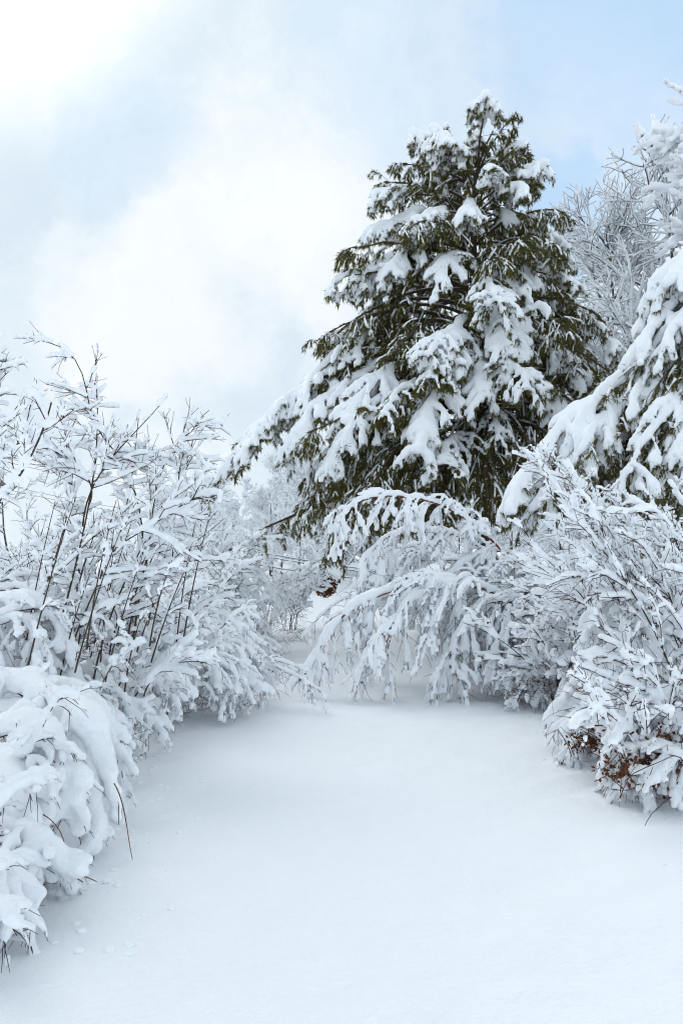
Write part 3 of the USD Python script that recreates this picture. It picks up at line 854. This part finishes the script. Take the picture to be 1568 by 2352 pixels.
mound('snow heap shrub against the left edge above the brown twig hollow', ground_at(20, 6.6), 117, [
    [(-140, 1480, 6.8), (-40, 1400, 6.7), (60, 1395, 6.6), (130, 1440, 6.5), (160, 1510, 6.4)],
    [(-140, 1420, 7.0), (-40, 1360, 7.0), (80, 1375, 6.9), (150, 1420, 6.8)],
    [(-120, 1560, 6.3), (-60, 1450, 6.3), (20, 1430, 6.3), (70, 1480, 6.2), (80, 1530, 6.1)],
], 0.075, 0.045, 0.028, 0.022, l1=0.45, n1=22, und=(ground_at(20, 6.4) + [0, 0, 0.35], (1.0, 0.5, 0.4), 260, 0.45))


# ------------------------------------------------------------------ thickets of thin snowy stems
def random_shrub(name, label, base, seed, n, height, spread, lean=(0, 0), rs=0.035, rs1=0.032, rs2=0.022, h=0.03, n1=10, l1=0.5, n2=3, l2=0.2, droop=0.3, bark='bark_stem', twig='twig', r=0.007, r1=0.0036, r2=0.0024, group=None, und=0, arch=0.0, cat='shrub', origin=None, rough=0.02, cover=0.42):
    s = Shrub(name, label, base, seed, h=h, bark=bark, twig=twig, group=group, cat=cat, rough=rough)
    rng = s.rng
    for i in range(n):
        a = rng.uniform(0, 2 * np.pi)
        q = rng.uniform(0.2, 1.0)
        out = np.array([math.cos(a), math.sin(a), 0]) * spread * q
        p0 = s.base + out * 0.3
        p0[2] = gz(p0[0], p0[1]) - 0.05
        H = height * rng.uniform(0.65, 1.05) * (1 - 0.25 * q)
        lv = np.array([lean[0], lean[1], 0]) * rng.uniform(0.5, 1.2)
        top = p0 + out + lv + np.array([0, 0, H])
        mid = p0 + (out + lv) * 0.38 + np.array([0, 0, H * 0.6]) + rng.normal(0, 0.04, 3) * height
        pts = [p0, mid, top]
        if arch:
            tip = top + (out + lv) * arch + np.array([0, 0, -H * arch * 0.55])
            pts.append(tip)
        s.stem(curve(pts, 18), r=r * rng.uniform(0.7, 1.2), rs=rs, n1=n1, l1=l1 * 1.15, a1=34, d1=droop, rs1=rs1, n2=n2, l2=l2, rs2=rs2, r1=r1, r2=r2, s0=0.18, cover=cover, cover1=0.32, cover2=0.45, a2=34)
    if und:
        s.bare_twigs(s.base + [0, 0, 0.35 * height * 0.5], (spread * 1.3, spread * 1.3, height * 0.35), und, 0.45 * max(1, height / 2), r=0.003)
    return s


for k, (dx, Y, n, hh, sp, lean, lab) in enumerate([
        (330, 9.0, 9, 1.9, 0.8, (0.35, 0), 'leaning shrub with long straight snowy shoots right of the tall dark stems'),
        (60, 9.5, 9, 1.7, 0.9, (0.2, 0), 'wide snow clotted shrub behind the tall dark stems near the left edge'),
        (-90, 7.6, 8, 1.7, 0.8, (0.1, 0), 'snow clotted shrub cut by the left edge above the snow heap'),
        (420, 12.0, 9, 2.0, 0.9, (0.3, 0), 'bushy snow filled shrub between the tall stems and the bend'),
        (250, 12.5, 9, 2.6, 0.9, (0.2, 0), 'taller thin stemmed shrub rising behind the tall dark stems'),
        (90, 13.0, 9, 2.3, 1.0, (0.2, 0), 'shrub with a spray of fine bare twigs left of the power lines'),
        (520, 15.0, 9, 2.3, 0.9, (0.2, 0), 'fine twigged snowy shrub in front of the pine\'s lowest left bough'),
        (600, 19.5, 8, 2.6, 0.9, (0.1, 0), 'slender reddish stemmed shrub under the tip of the left pine bough'),
        (660, 22.0, 8, 2.2, 1.0, (0.1, 0), 'small snowy shrub just left of the rust brown thicket'),
        (440, 18.5, 8, 2.7, 1.1, (0.1, 0), 'hazy snowy shrub farthest back on the left of the lane'),
        ]):
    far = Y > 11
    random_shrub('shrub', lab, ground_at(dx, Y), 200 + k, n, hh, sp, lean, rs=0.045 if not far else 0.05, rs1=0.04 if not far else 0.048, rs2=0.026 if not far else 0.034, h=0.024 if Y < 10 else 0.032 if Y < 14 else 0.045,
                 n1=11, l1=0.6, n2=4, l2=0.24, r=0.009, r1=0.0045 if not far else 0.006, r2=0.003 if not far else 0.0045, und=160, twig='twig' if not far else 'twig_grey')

# ------------------------------------------------------------------ the bent shrub that hangs across the lane
s = Shrub('bent_shrub', 'bent red barked shrub arching across the lane, its snowy twigs hanging to the ground', ground_at(1240, 11.3), 301, h=0.033, bark='bark_red', rough=0.02)
HANG = dict(n1=40, l1=0.85, a1=48, d1=2.1, r1=0.0042, rs1=0.038, n2=5, l2=0.34, d2=1.4, r2=0.003, rs2=0.028, s0=0.15, cover=0.2, cover1=0.24, cover2=0.27, taper=0.15, sag=1.25, steep=0.62, rnd=0.6)
for pts, r, rs, ov in [
        ([(1250, 1500, 11.4), (1180, 1300, 11.2), (1100, 1215, 11.0), (1010, 1160, 10.8), (920, 1140, 10.6), (830, 1150, 10.5), (775, 1230, 10.4)], 0.022, 0.045, dict(l1=0.36, n1=34, rs1=0.03, rs2=0.022)),
        ([(1270, 1480, 11.5), (1190, 1330, 11.3), (1090, 1250, 11.2), (980, 1215, 11.2), (880, 1240, 11.1), (830, 1310, 11.0)], 0.014, 0.042, dict(l1=0.42, n1=30, rs1=0.03, rs2=0.022)),
        ([(1300, 1520, 11.2), (1210, 1420, 10.9), (1100, 1360, 10.7), (980, 1335, 10.5), (880, 1365, 10.4), (800, 1405, 10.3), (745, 1470, 10.2), (700, 1550, 10.1)], 0.024, 0.07, dict(l1=0.95, n1=48, taper=0.72)),
        ([(1290, 1500, 11.0), (1190, 1400, 10.6), (1100, 1350, 10.3), (1020, 1350, 10.1), (960, 1370, 10.0), (915, 1420, 9.9), (885, 1480, 9.9)], 0.018, 0.065, dict(l1=0.85, n1=46)),
        ([(1340, 1530, 11.0), (1270, 1430, 10.5), (1190, 1385, 10.2), (1110, 1390, 10.0), (1060, 1440, 9.9), (1040, 1530, 9.8)], 0.02, 0.065, dict(l1=0.85, n1=46)),
        ([(1380, 1540, 10.8), (1320, 1460, 10.3), (1240, 1430, 10.0), (1170, 1450, 9.8), (1130, 1520, 9.7)], 0.016, 0.055, dict(l1=0.6)),
        ([(1300, 1480, 11.8), (1180, 1370, 11.8), (1060, 1300, 11.8), (950, 1290, 11.8), (860, 1330, 11.7), (800, 1400, 11.6)], 0.016, 0.06, dict(l1=0.95, n1=46)),
        ([(1330, 1500, 11.6), (1250, 1330, 11.5), (1170, 1270, 11.3), (1090, 1280, 11.1), (1040, 1330, 11.0)], 0.014, 0.05, dict(l1=0.6)),
        ([(1400, 1520, 11.4), (1360, 1400, 11.0), (1290, 1330, 10.7), (1220, 1330, 10.5), (1170, 1380, 10.3)], 0.014, 0.05, dict(l1=0.6)),
        ([(1400, 1560, 10.4), (1350, 1500, 10.0), (1290, 1490, 9.7), (1240, 1540, 9.5)], 0.012, 0.05, dict(l1=0.45))]:
    s.stem(curve(px(*pts), 26), r=r, rs=rs, **{**HANG, **ov})
s.bare_twigs(ground_at(1230, 11.0) + [0, 0, 0.35], (2.0, 0.9, 0.6), 420, 0.5, r=0.003)

# ------------------------------------------------------------------ shrubs on the right
s = Shrub('shrub', 'many stemmed shrub on the right, its straight stems all leaning up to the left', ground_at(1500, 7.0), 401, h=0.02)
for k in range(17):
    rr = s.rng
    bx, by = rr.uniform(1380, 1760), rr.uniform(1520, 1600)
    Y = rr.uniform(6.2, 8.6)
    tx, ty = bx - rr.uniform(90, 330), rr.uniform(1010, 1330)
    s.stem(curve(px((bx, by, Y), ((bx + tx) / 2 + 30, (by + ty) / 2 - 10, Y - 0.1), (tx, ty, Y - 0.2)), 20), r=0.0075, rs=0.033, n1=11, l1=0.8, a1=26, d1=0.15, r1=0.0038, rs1=0.030, n2=4, l2=0.2, a2=30, rs2=0.017, r2=0.0025, s0=0.1, cover=0.45, cover1=0.32, cover2=0.46, nb=3)
s.bare_twigs(ground_at(1480, 7.2) + [0, 0, 0.4], (1.8, 0.8, 0.6), 300, 0.5)
for k, (dx, Y, n, hh, sp, lean, lab) in enumerate([
        (1330, 9.3, 9, 1.5, 0.9, (-0.35, 0), 'snow crusted thicket at the foot of the bent shrub, right of the lane'),
        (1250, 12.5, 9, 2.0, 0.9, (-0.2, 0), 'shrub with small round snow tufts in front of the pine trunk'),
        (1420, 10.3, 9, 2.1, 1.0, (-0.3, 0), 'dense snow clotted shrub below the pine at the right edge'),
        (1580, 8.8, 9, 2.2, 0.9, (-0.3, 0), 'shrub at the right edge with upright snow sleeved shoots'),
        (1530, 6.0, 8, 1.2, 0.7, (-0.35, 0), 'low tangled shrub with fine red twigs at the right edge'),
        (1130, 13.5, 8, 1.7, 1.0, (-0.3, 0), 'snowy thicket hidden behind the upper arch of the bent shrub'),
        ]):
    random_shrub('shrub', lab, ground_at(dx, Y), 430 + k, n, hh, sp, lean, rs=0.04, rs1=0.037, rs2=0.025, h=0.023 if Y < 9 else 0.032, n1=12, l1=0.55, n2=4, l2=0.22, r=0.009, r1=0.0042, r2=0.003, und=220)
mound('rounded snow mounds of a low shrub on the right verge above brown leaves', ground_at(1400, 7.2), 450, [
    [(1400, 1620, 7.6), (1350, 1590, 7.4), (1300, 1620, 7.2), (1270, 1670, 7.1)],
    [(1460, 1650, 7.2), (1400, 1610, 7.0), (1340, 1640, 6.9), (1310, 1690, 6.8)],
    [(1480, 1680, 6.9), (1430, 1650, 6.7), (1380, 1680, 6.6), (1360, 1730, 6.5)],
], 0.09, 0.055, 0.034, 0.024, l1=0.3, n1=16, und=(ground_at(1420, 7.0) + [0, 0, 0.15], (0.7, 0.4, 0.25), 140, 0.35))
mound('low snow mound shrub at the right edge nearest the camera, over rust brown leaves', ground_at(1540, 5.9), 451, [
    [(1600, 1640, 6.2), (1540, 1620, 6.1), (1480, 1680, 5.9), (1440, 1760, 5.8)],
    [(1620, 1700, 5.9), (1560, 1670, 5.8), (1500, 1720, 5.7), (1470, 1790, 5.6)],
    [(1640, 1740, 5.6), (1600, 1730, 5.5), (1555, 1770, 5.4), (1530, 1830, 5.35)],
], 0.08, 0.05, 0.03, 0.02, l1=0.28, n1=16, und=(ground_at(1530, 5.8) + [0, 0, 0.15], (0.7, 0.4, 0.25), 200, 0.3))
mound('tall column of drooping snow over pine twigs near the right edge', ground_at(1480, 6.6), 452, [
    [(1560, 1500, 6.7), (1510, 1440, 6.6), (1460, 1480, 6.5), (1430, 1560, 6.4), (1415, 1640, 6.3)],
    [(1560, 1540, 6.5), (1500, 1480, 6.4), (1460, 1540, 6.3), (1445, 1610, 6.3)],
    [(1500, 1400, 7.0), (1440, 1360, 6.9), (1395, 1380, 6.8), (1375, 1450, 6.7)],
], 0.065, 0.045, 0.03, 0.022, l1=0.3, n1=22)


mound('low thicket of drooping snow clotted twigs between the bent shrub and the right verge', ground_at(1280, 9.6), 453, [
    [(1370, 1520, 10.2), (1310, 1450, 10.0), (1240, 1460, 9.8), (1190, 1520, 9.6), (1175, 1580, 9.5)],
    [(1400, 1550, 9.8), (1340, 1490, 9.6), (1270, 1510, 9.4), (1230, 1570, 9.3), (1215, 1610, 9.2)],
    [(1440, 1560, 9.2), (1390, 1510, 9.0), (1320, 1540, 8.8), (1280, 1600, 8.7)],
    [(1500, 1580, 8.6), (1430, 1530, 8.4), (1370, 1560, 8.2), (1320, 1630, 8.0)],
], 0.06, 0.04, 0.026, 0.026, l1=0.38, n1=20, und=(ground_at(1310, 9.2) + [0, 0, 0.25], (1.6, 0.8, 0.45), 300, 0.5))
random_shrub('shrub', 'low twiggy shrub with bare red shoots sticking out of the right verge', ground_at(1590, 7.9), 454, 7, 0.8, 0.5, (-0.3, 0), rs=0.034, rs1=0.03, rs2=0.02, h=0.02, n1=9, l1=0.32, n2=4, l2=0.14, r=0.006, r1=0.0034, r2=0.0024, und=150)
random_shrub('shrub', 'small tangle of snow dusted twigs lowest at the right edge, beyond the dead leaves', ground_at(1680, 6.1), 455, 7, 0.55, 0.45, (-0.25, 0), rs=0.03, rs1=0.028, rs2=0.02, h=0.018, n1=9, l1=0.3, n2=4, l2=0.13, r=0.006, r1=0.0034, r2=0.0024, und=150)


# dry leaves
def dry_leaves(label, c, size, n, seed, leaf=0.05, group=None):
    rng = np.random.default_rng(seed)
    c = np.array(c)
    root = thing('dry_plant', label, 'dead plant', c)
    p = unit(rng.normal(0, 1, (n, 3))) * rng.uniform(0, 1, (n, 1)) ** 0.75 * np.array(size) * 0.55
    d = unit(rng.normal(0, 1, (n, 3)) + np.array([0, 0, -0.4]))
    sd = unit(np.cross(d, rng.normal(size=(n, 3))))
    nn = np.cross(d, sd)
    L, w = leaf * rng.uniform(0.6, 1.4, (n, 1)), leaf * 0.32
    v = np.stack([p, p + d * L * 0.45 + sd * w + nn * 0.2 * w, p + d * L, p + d * L * 0.45 - sd * w + nn * 0.2 * w], 1).reshape(-1, 3)
    q = np.arange(n)[:, None] * 4
    put(root, 'leaves', (v, np.vstack([q + [0, 1, 2], q + [0, 2, 3]])), 'dry_leaf', smooth=False, kind='stuff')
    st = grow(rng, np.column_stack([rng.normal(0, 1, (14, 2)) * np.array(size[:2]) * 0.4, np.full(14, -size[2] * 0.5)]), rng.normal(0, 0.5, (14, 3)) + [0, 0, 1.0], np.full(14, size[2] * 1.2), 5, 0.2, 0.15)
    put(root, 'stem', tubes(st, 0.004 * np.linspace(1, 0.5, 6)[None], 3), 'twig', smooth=False)


dry_leaves('rust brown thicket under a snow cap where the lane bends out of sight', W(748, 1346, 24.0), (0.62, 0.5, 0.6), 1700, 501, 0.08)
dry_leaves('dead brown leaves in a gap of the low snow mounds on the right verge', W(1358, 1700, 6.3), (0.42, 0.25, 0.2), 190, 502, 0.036)
dry_leaves('rust red withered fern at the right edge beside fallen branches', W(1478, 1765, 5.5), (0.62, 0.35, 0.24), 420, 503, 0.038)
dry_leaves('dark red dead leaves between the mounds close to the right edge', W(1530, 1720, 5.5), (0.45, 0.3, 0.35), 220, 504, 0.036)
s = Shrub('snow_cap', 'smooth rounded snow cap lying on the rust brown thicket', W(740, 1320, 24.0), 505, cat='snow cap', h=0.06, rough=0.03)
put(s.path, 'snow', snow_mesh([snow_on(curve(px((690, 1325, 24.2), (725, 1312, 24.1), (765, 1320, 24.0), (785, 1335, 24.0)), 10), 0.26, s.rng, 0, 1, 0, 0.7, 0.4)], 0.06, 1.2), 'snow', origin=s.base)

# ------------------------------------------------------------------ bare trees


def bare_tree(name, label, base, seed, H, lean=(0, 0), levels=(14, 7, 5), snow=0.03, sides=(7, 4, 3, 3), group=None, ang=(50, 45, 42), l1=0.42, merged=False, h=0.05, droop=0.1, s0=0.22):
    rng = np.random.default_rng(seed)
    base = np.array(base, float)
    root = thing(name, label, 'tree', base, group=group)
    tr = grow(rng, base[None], np.array([[lean[0], lean[1], 1.0]]), np.array([H]), 12, -0.15, 0.07)
    put(root, 'trunk', tubes(tr, (H * 0.011 * (1 - 0.9 * np.linspace(0, 1, 13)))[None], sides[0]), 'bark_grey', origin=base)
    L1 = side_shoots(rng, tr, levels[0], s0, 0.98, ang[0], H * l1, -0.25 + droop, 0.65, 8, 0.10)
    groups = [L1] if merged else [L1[i:i + 1] for i in range(len(L1))]
    for g in groups:
        k1 = H * 0.0036
        L2 = side_shoots(rng, g, levels[1], 0.15, 0.97, ang[1], H * l1 * 0.42, -0.1 + droop, 0.55, 6, 0.12)
        L3 = side_shoots(rng, L2, levels[2], 0.15, 0.97, ang[2], H * l1 * 0.19, droop, 0.5, 5, 0.14)
        b = put(root, 'crown' if merged else 'branch', tubes(g, k1 * np.linspace(1, 0.3, 9)[None], sides[1]), 'bark_grey', origin=base)
        tw = join([tubes(L2, k1 * 0.42 * np.linspace(1, 0.4, 7)[None], 3), tubes(L3, k1 * 0.2 * np.linspace(1, 0.6, 6)[None], 3)])
        put(b, 'twigs', tw, 'twig_grey', origin=base, smooth=False, kind='stuff')
        if merged:
            up = np.array([0, 0, 1.0])
            sn = [tubes(x + up * q * 0.9, q * (0.5 + 0.9 * rng.uniform(size=x.shape[:2])), sd) for x, q, sd in ((g, snow * 1.4, 4), (L2, snow * 1.1, 4), (L3, snow * 0.8, 3))]
            put(b, 'snow', join(sn), 'snow', origin=base)
        else:
            put(b, 'snow', snow_mesh([snow_on(g, snow * 1.5, rng, 0.05, 1, 0.25, 0.4, seed=seed), snow_on(L2, snow * 1.2, rng, 0, 1, 0.28, 0.4, seed=seed), snow_on(L3, snow * 0.85, rng, 0, 1, 0.36, 0.4, seed=seed)], h, 1.4), 'snow', origin=base)
    return root


bare_tree('bare_tree', 'large leafless tree cut by the right edge, its fine branches thick with snow', ground_at(1790, 19.0), 601, 12.2, (-0.03, 0), (28, 9, 6), 0.032, l1=0.34, merged=False, h=0.088, ang=(62, 48, 42))
bare_tree('bare_tree', 'slender leafless tree with upright twigs right of the big pine', ground_at(1400, 25.0), 602, 11.6, (0, 0), (26, 9, 6), 0.020, l1=0.32, merged=True, ang=(36, 34, 34))
bare_tree('bare_tree', 'low spreading leafless tree whose level snowy branches fill the gap beside the pine', ground_at(1470, 21.0), 603, 8.0, (-0.05, 0), (28, 9, 6), 0.030, l1=0.55, merged=True, ang=(70, 45, 42))

bare_tree('bare_tree', 'wide frosted bare tree standing between the pine and the right edge tree', ground_at(1560, 25.0), 604, 11.8, (-0.03, 0), (30, 9, 6), 0.030, l1=0.42, merged=True, ang=(52, 44, 40))

FARG = 'small bare trees of the distant grey wood'
FARL = 'small snow dusted bare tree in the distant wood beyond the lane'
frng = np.random.default_rng(77)
protos = [bare_tree('far_tree', FARL, (x, 46.0, float(gz(x, 46.0))), 610 + i, hh, (0, 0), (20, 6, 5), 0.036, (5, 3, 3, 3), FARG, l1=0.4, merged=True, s0=0.04) for i, (x, hh) in enumerate([(-4.0, 5.6), (-1.0, 5.0), (1.6, 6.0), (3.6, 5.2)])]
for k in range(64):
    Y = frng.uniform(34, 80)
    dx = frng.uniform(380, 1560) if k % 3 else frng.uniform(580, 1000)
    p = ground_at(dx, Y)
    copy_of(protos[k % 4], FARL, p, frng.uniform(0, 360), frng.uniform(0.8, 1.2) * (0.8 + Y / 160))

# thin far tree beside the left edge
bare_tree('bare_tree', 'faint little bare tree standing far off behind the left edge shrubs', ground_at(30, 38), 640, 6.0, (0, 0), (14, 7, 5), 0.03, (5, 3, 3, 3), l1=0.4, merged=True)

# ------------------------------------------------------------------ small lumps of snow fallen from the branches
lr = np.random.default_rng(909)
import trimesh
ico = trimesh.creation.icosphere(subdivisions=1)
iv, jf = np.array(ico.vertices), np.array(ico.faces)
lum = []
for k in range(240):
    y = lr.uniform(3.4, 13)
    left = lr.uniform() < 0.5
    x = np.interp(y, YL, XL) + abs(lr.normal(0, 0.22)) - 0.05 if left else np.interp(y, YL, XR) - abs(lr.normal(0, 0.3)) + 0.1
    rad = lr.uniform(0.006, 0.022)
    v = iv * (1 + 0.5 * (meshkit.noise(iv * 1.6 + k * 3.1, 5) - 0.5))[:, None] * rad * np.array([1.2, 1.0, 0.6])
    lum.append((v + [x, y, float(gz(x, y)) + 0.12 * rad], jf))
root = thing('snow_lumps', 'small crumbs of snow dropped along both verges of the lane', 'snow lumps', (0, 0, 0), kind='stuff')
put(root, 'snow', join(lum), 'snow', kind='stuff')

# ------------------------------------------------------------------ power lines and roof
for k, (a, b, sag, rw, lab) in enumerate([
        ((-200, 985, 40), (520, 1130, 62), 0.5, 0.012, 'topmost thin power line crossing the pale sky low on the left'),
        ((-200, 995, 40), (520, 1138, 62), 0.5, 0.012, 'second thin power line down in the pale sky on the left'),
        ((-200, 1005, 40), (520, 1146, 62), 0.5, 0.012, 'third thin power line down in the pale sky on the left'),
        ((-200, 1060, 40), (520, 1196, 62), 0.5, 0.012, 'fourth thin power line down, just above the snowy shrubs on the left'),
        ((-200, 1070, 40), (520, 1204, 62), 0.5, 0.012, 'lowest thin power line on the left, skimming the shrub tops'),
        ((480, 1246, 29), (960, 1322, 31), 0.1, 0.016, 'upper snow coated cable across the distant grey wood'),
        ((480, 1253, 29), (960, 1329, 31), 0.1, 0.016, 'middle snow coated cable across the distant grey wood'),
        ((560, 1292, 29), (960, 1340, 31), 0.1, 0.016, 'lowest snow coated cable across the distant grey wood, above the rust brown thicket')]):
    a, b = W(*a), W(*b)
    t = np.linspace(0, 1, 24)[:, None]
    ln = a + (b - a) * t + np.array([0, 0, -1.0]) * (4 * t * (1 - t)) * sag
    root = thing('power_line', lab, 'cable', a)
    put(root, 'wire', tubes(ln[None], rw, 4), 'wire', origin=a)
    if k >= 5:
        put(root, 'snow', tubes(ln[None] + np.array([0, 0, 0.024]), 0.020, 4), 'snow', origin=a)

hb = W(-145, 1330, 34)
root = thing('house', 'grey brown roof of a house just showing at the left edge between twigs', 'house', hb)
import trimesh
zt, ze = W(0, 1030, 34)[2] - hb[2], W(0, 1090, 34)[2] - hb[2]
put(root, 'wall', (lambda m: (np.array(m.vertices), np.array(m.faces)))(trimesh.creation.box([4.0, 5.0, ze], trimesh.transformations.translation_matrix([-1.6, 2, ze / 2]))), 'roofing', smooth=False)
rv = np.array([[-3.9, -0.8, ze], [0.9, -0.8, ze], [0.9, 4.8, ze], [-3.9, 4.8, ze], [-3.9, 2, zt], [0.55, 2, zt]]) + [0, 0, 0.003]
put(root, 'roof', (rv, np.array([[0, 1, 5], [0, 5, 4], [2, 3, 4], [2, 4, 5], [1, 2, 5], [3, 0, 4], [1, 0, 3], [1, 3, 2]])), 'roofing', smooth=False)
print('triangles', NTRI[0])
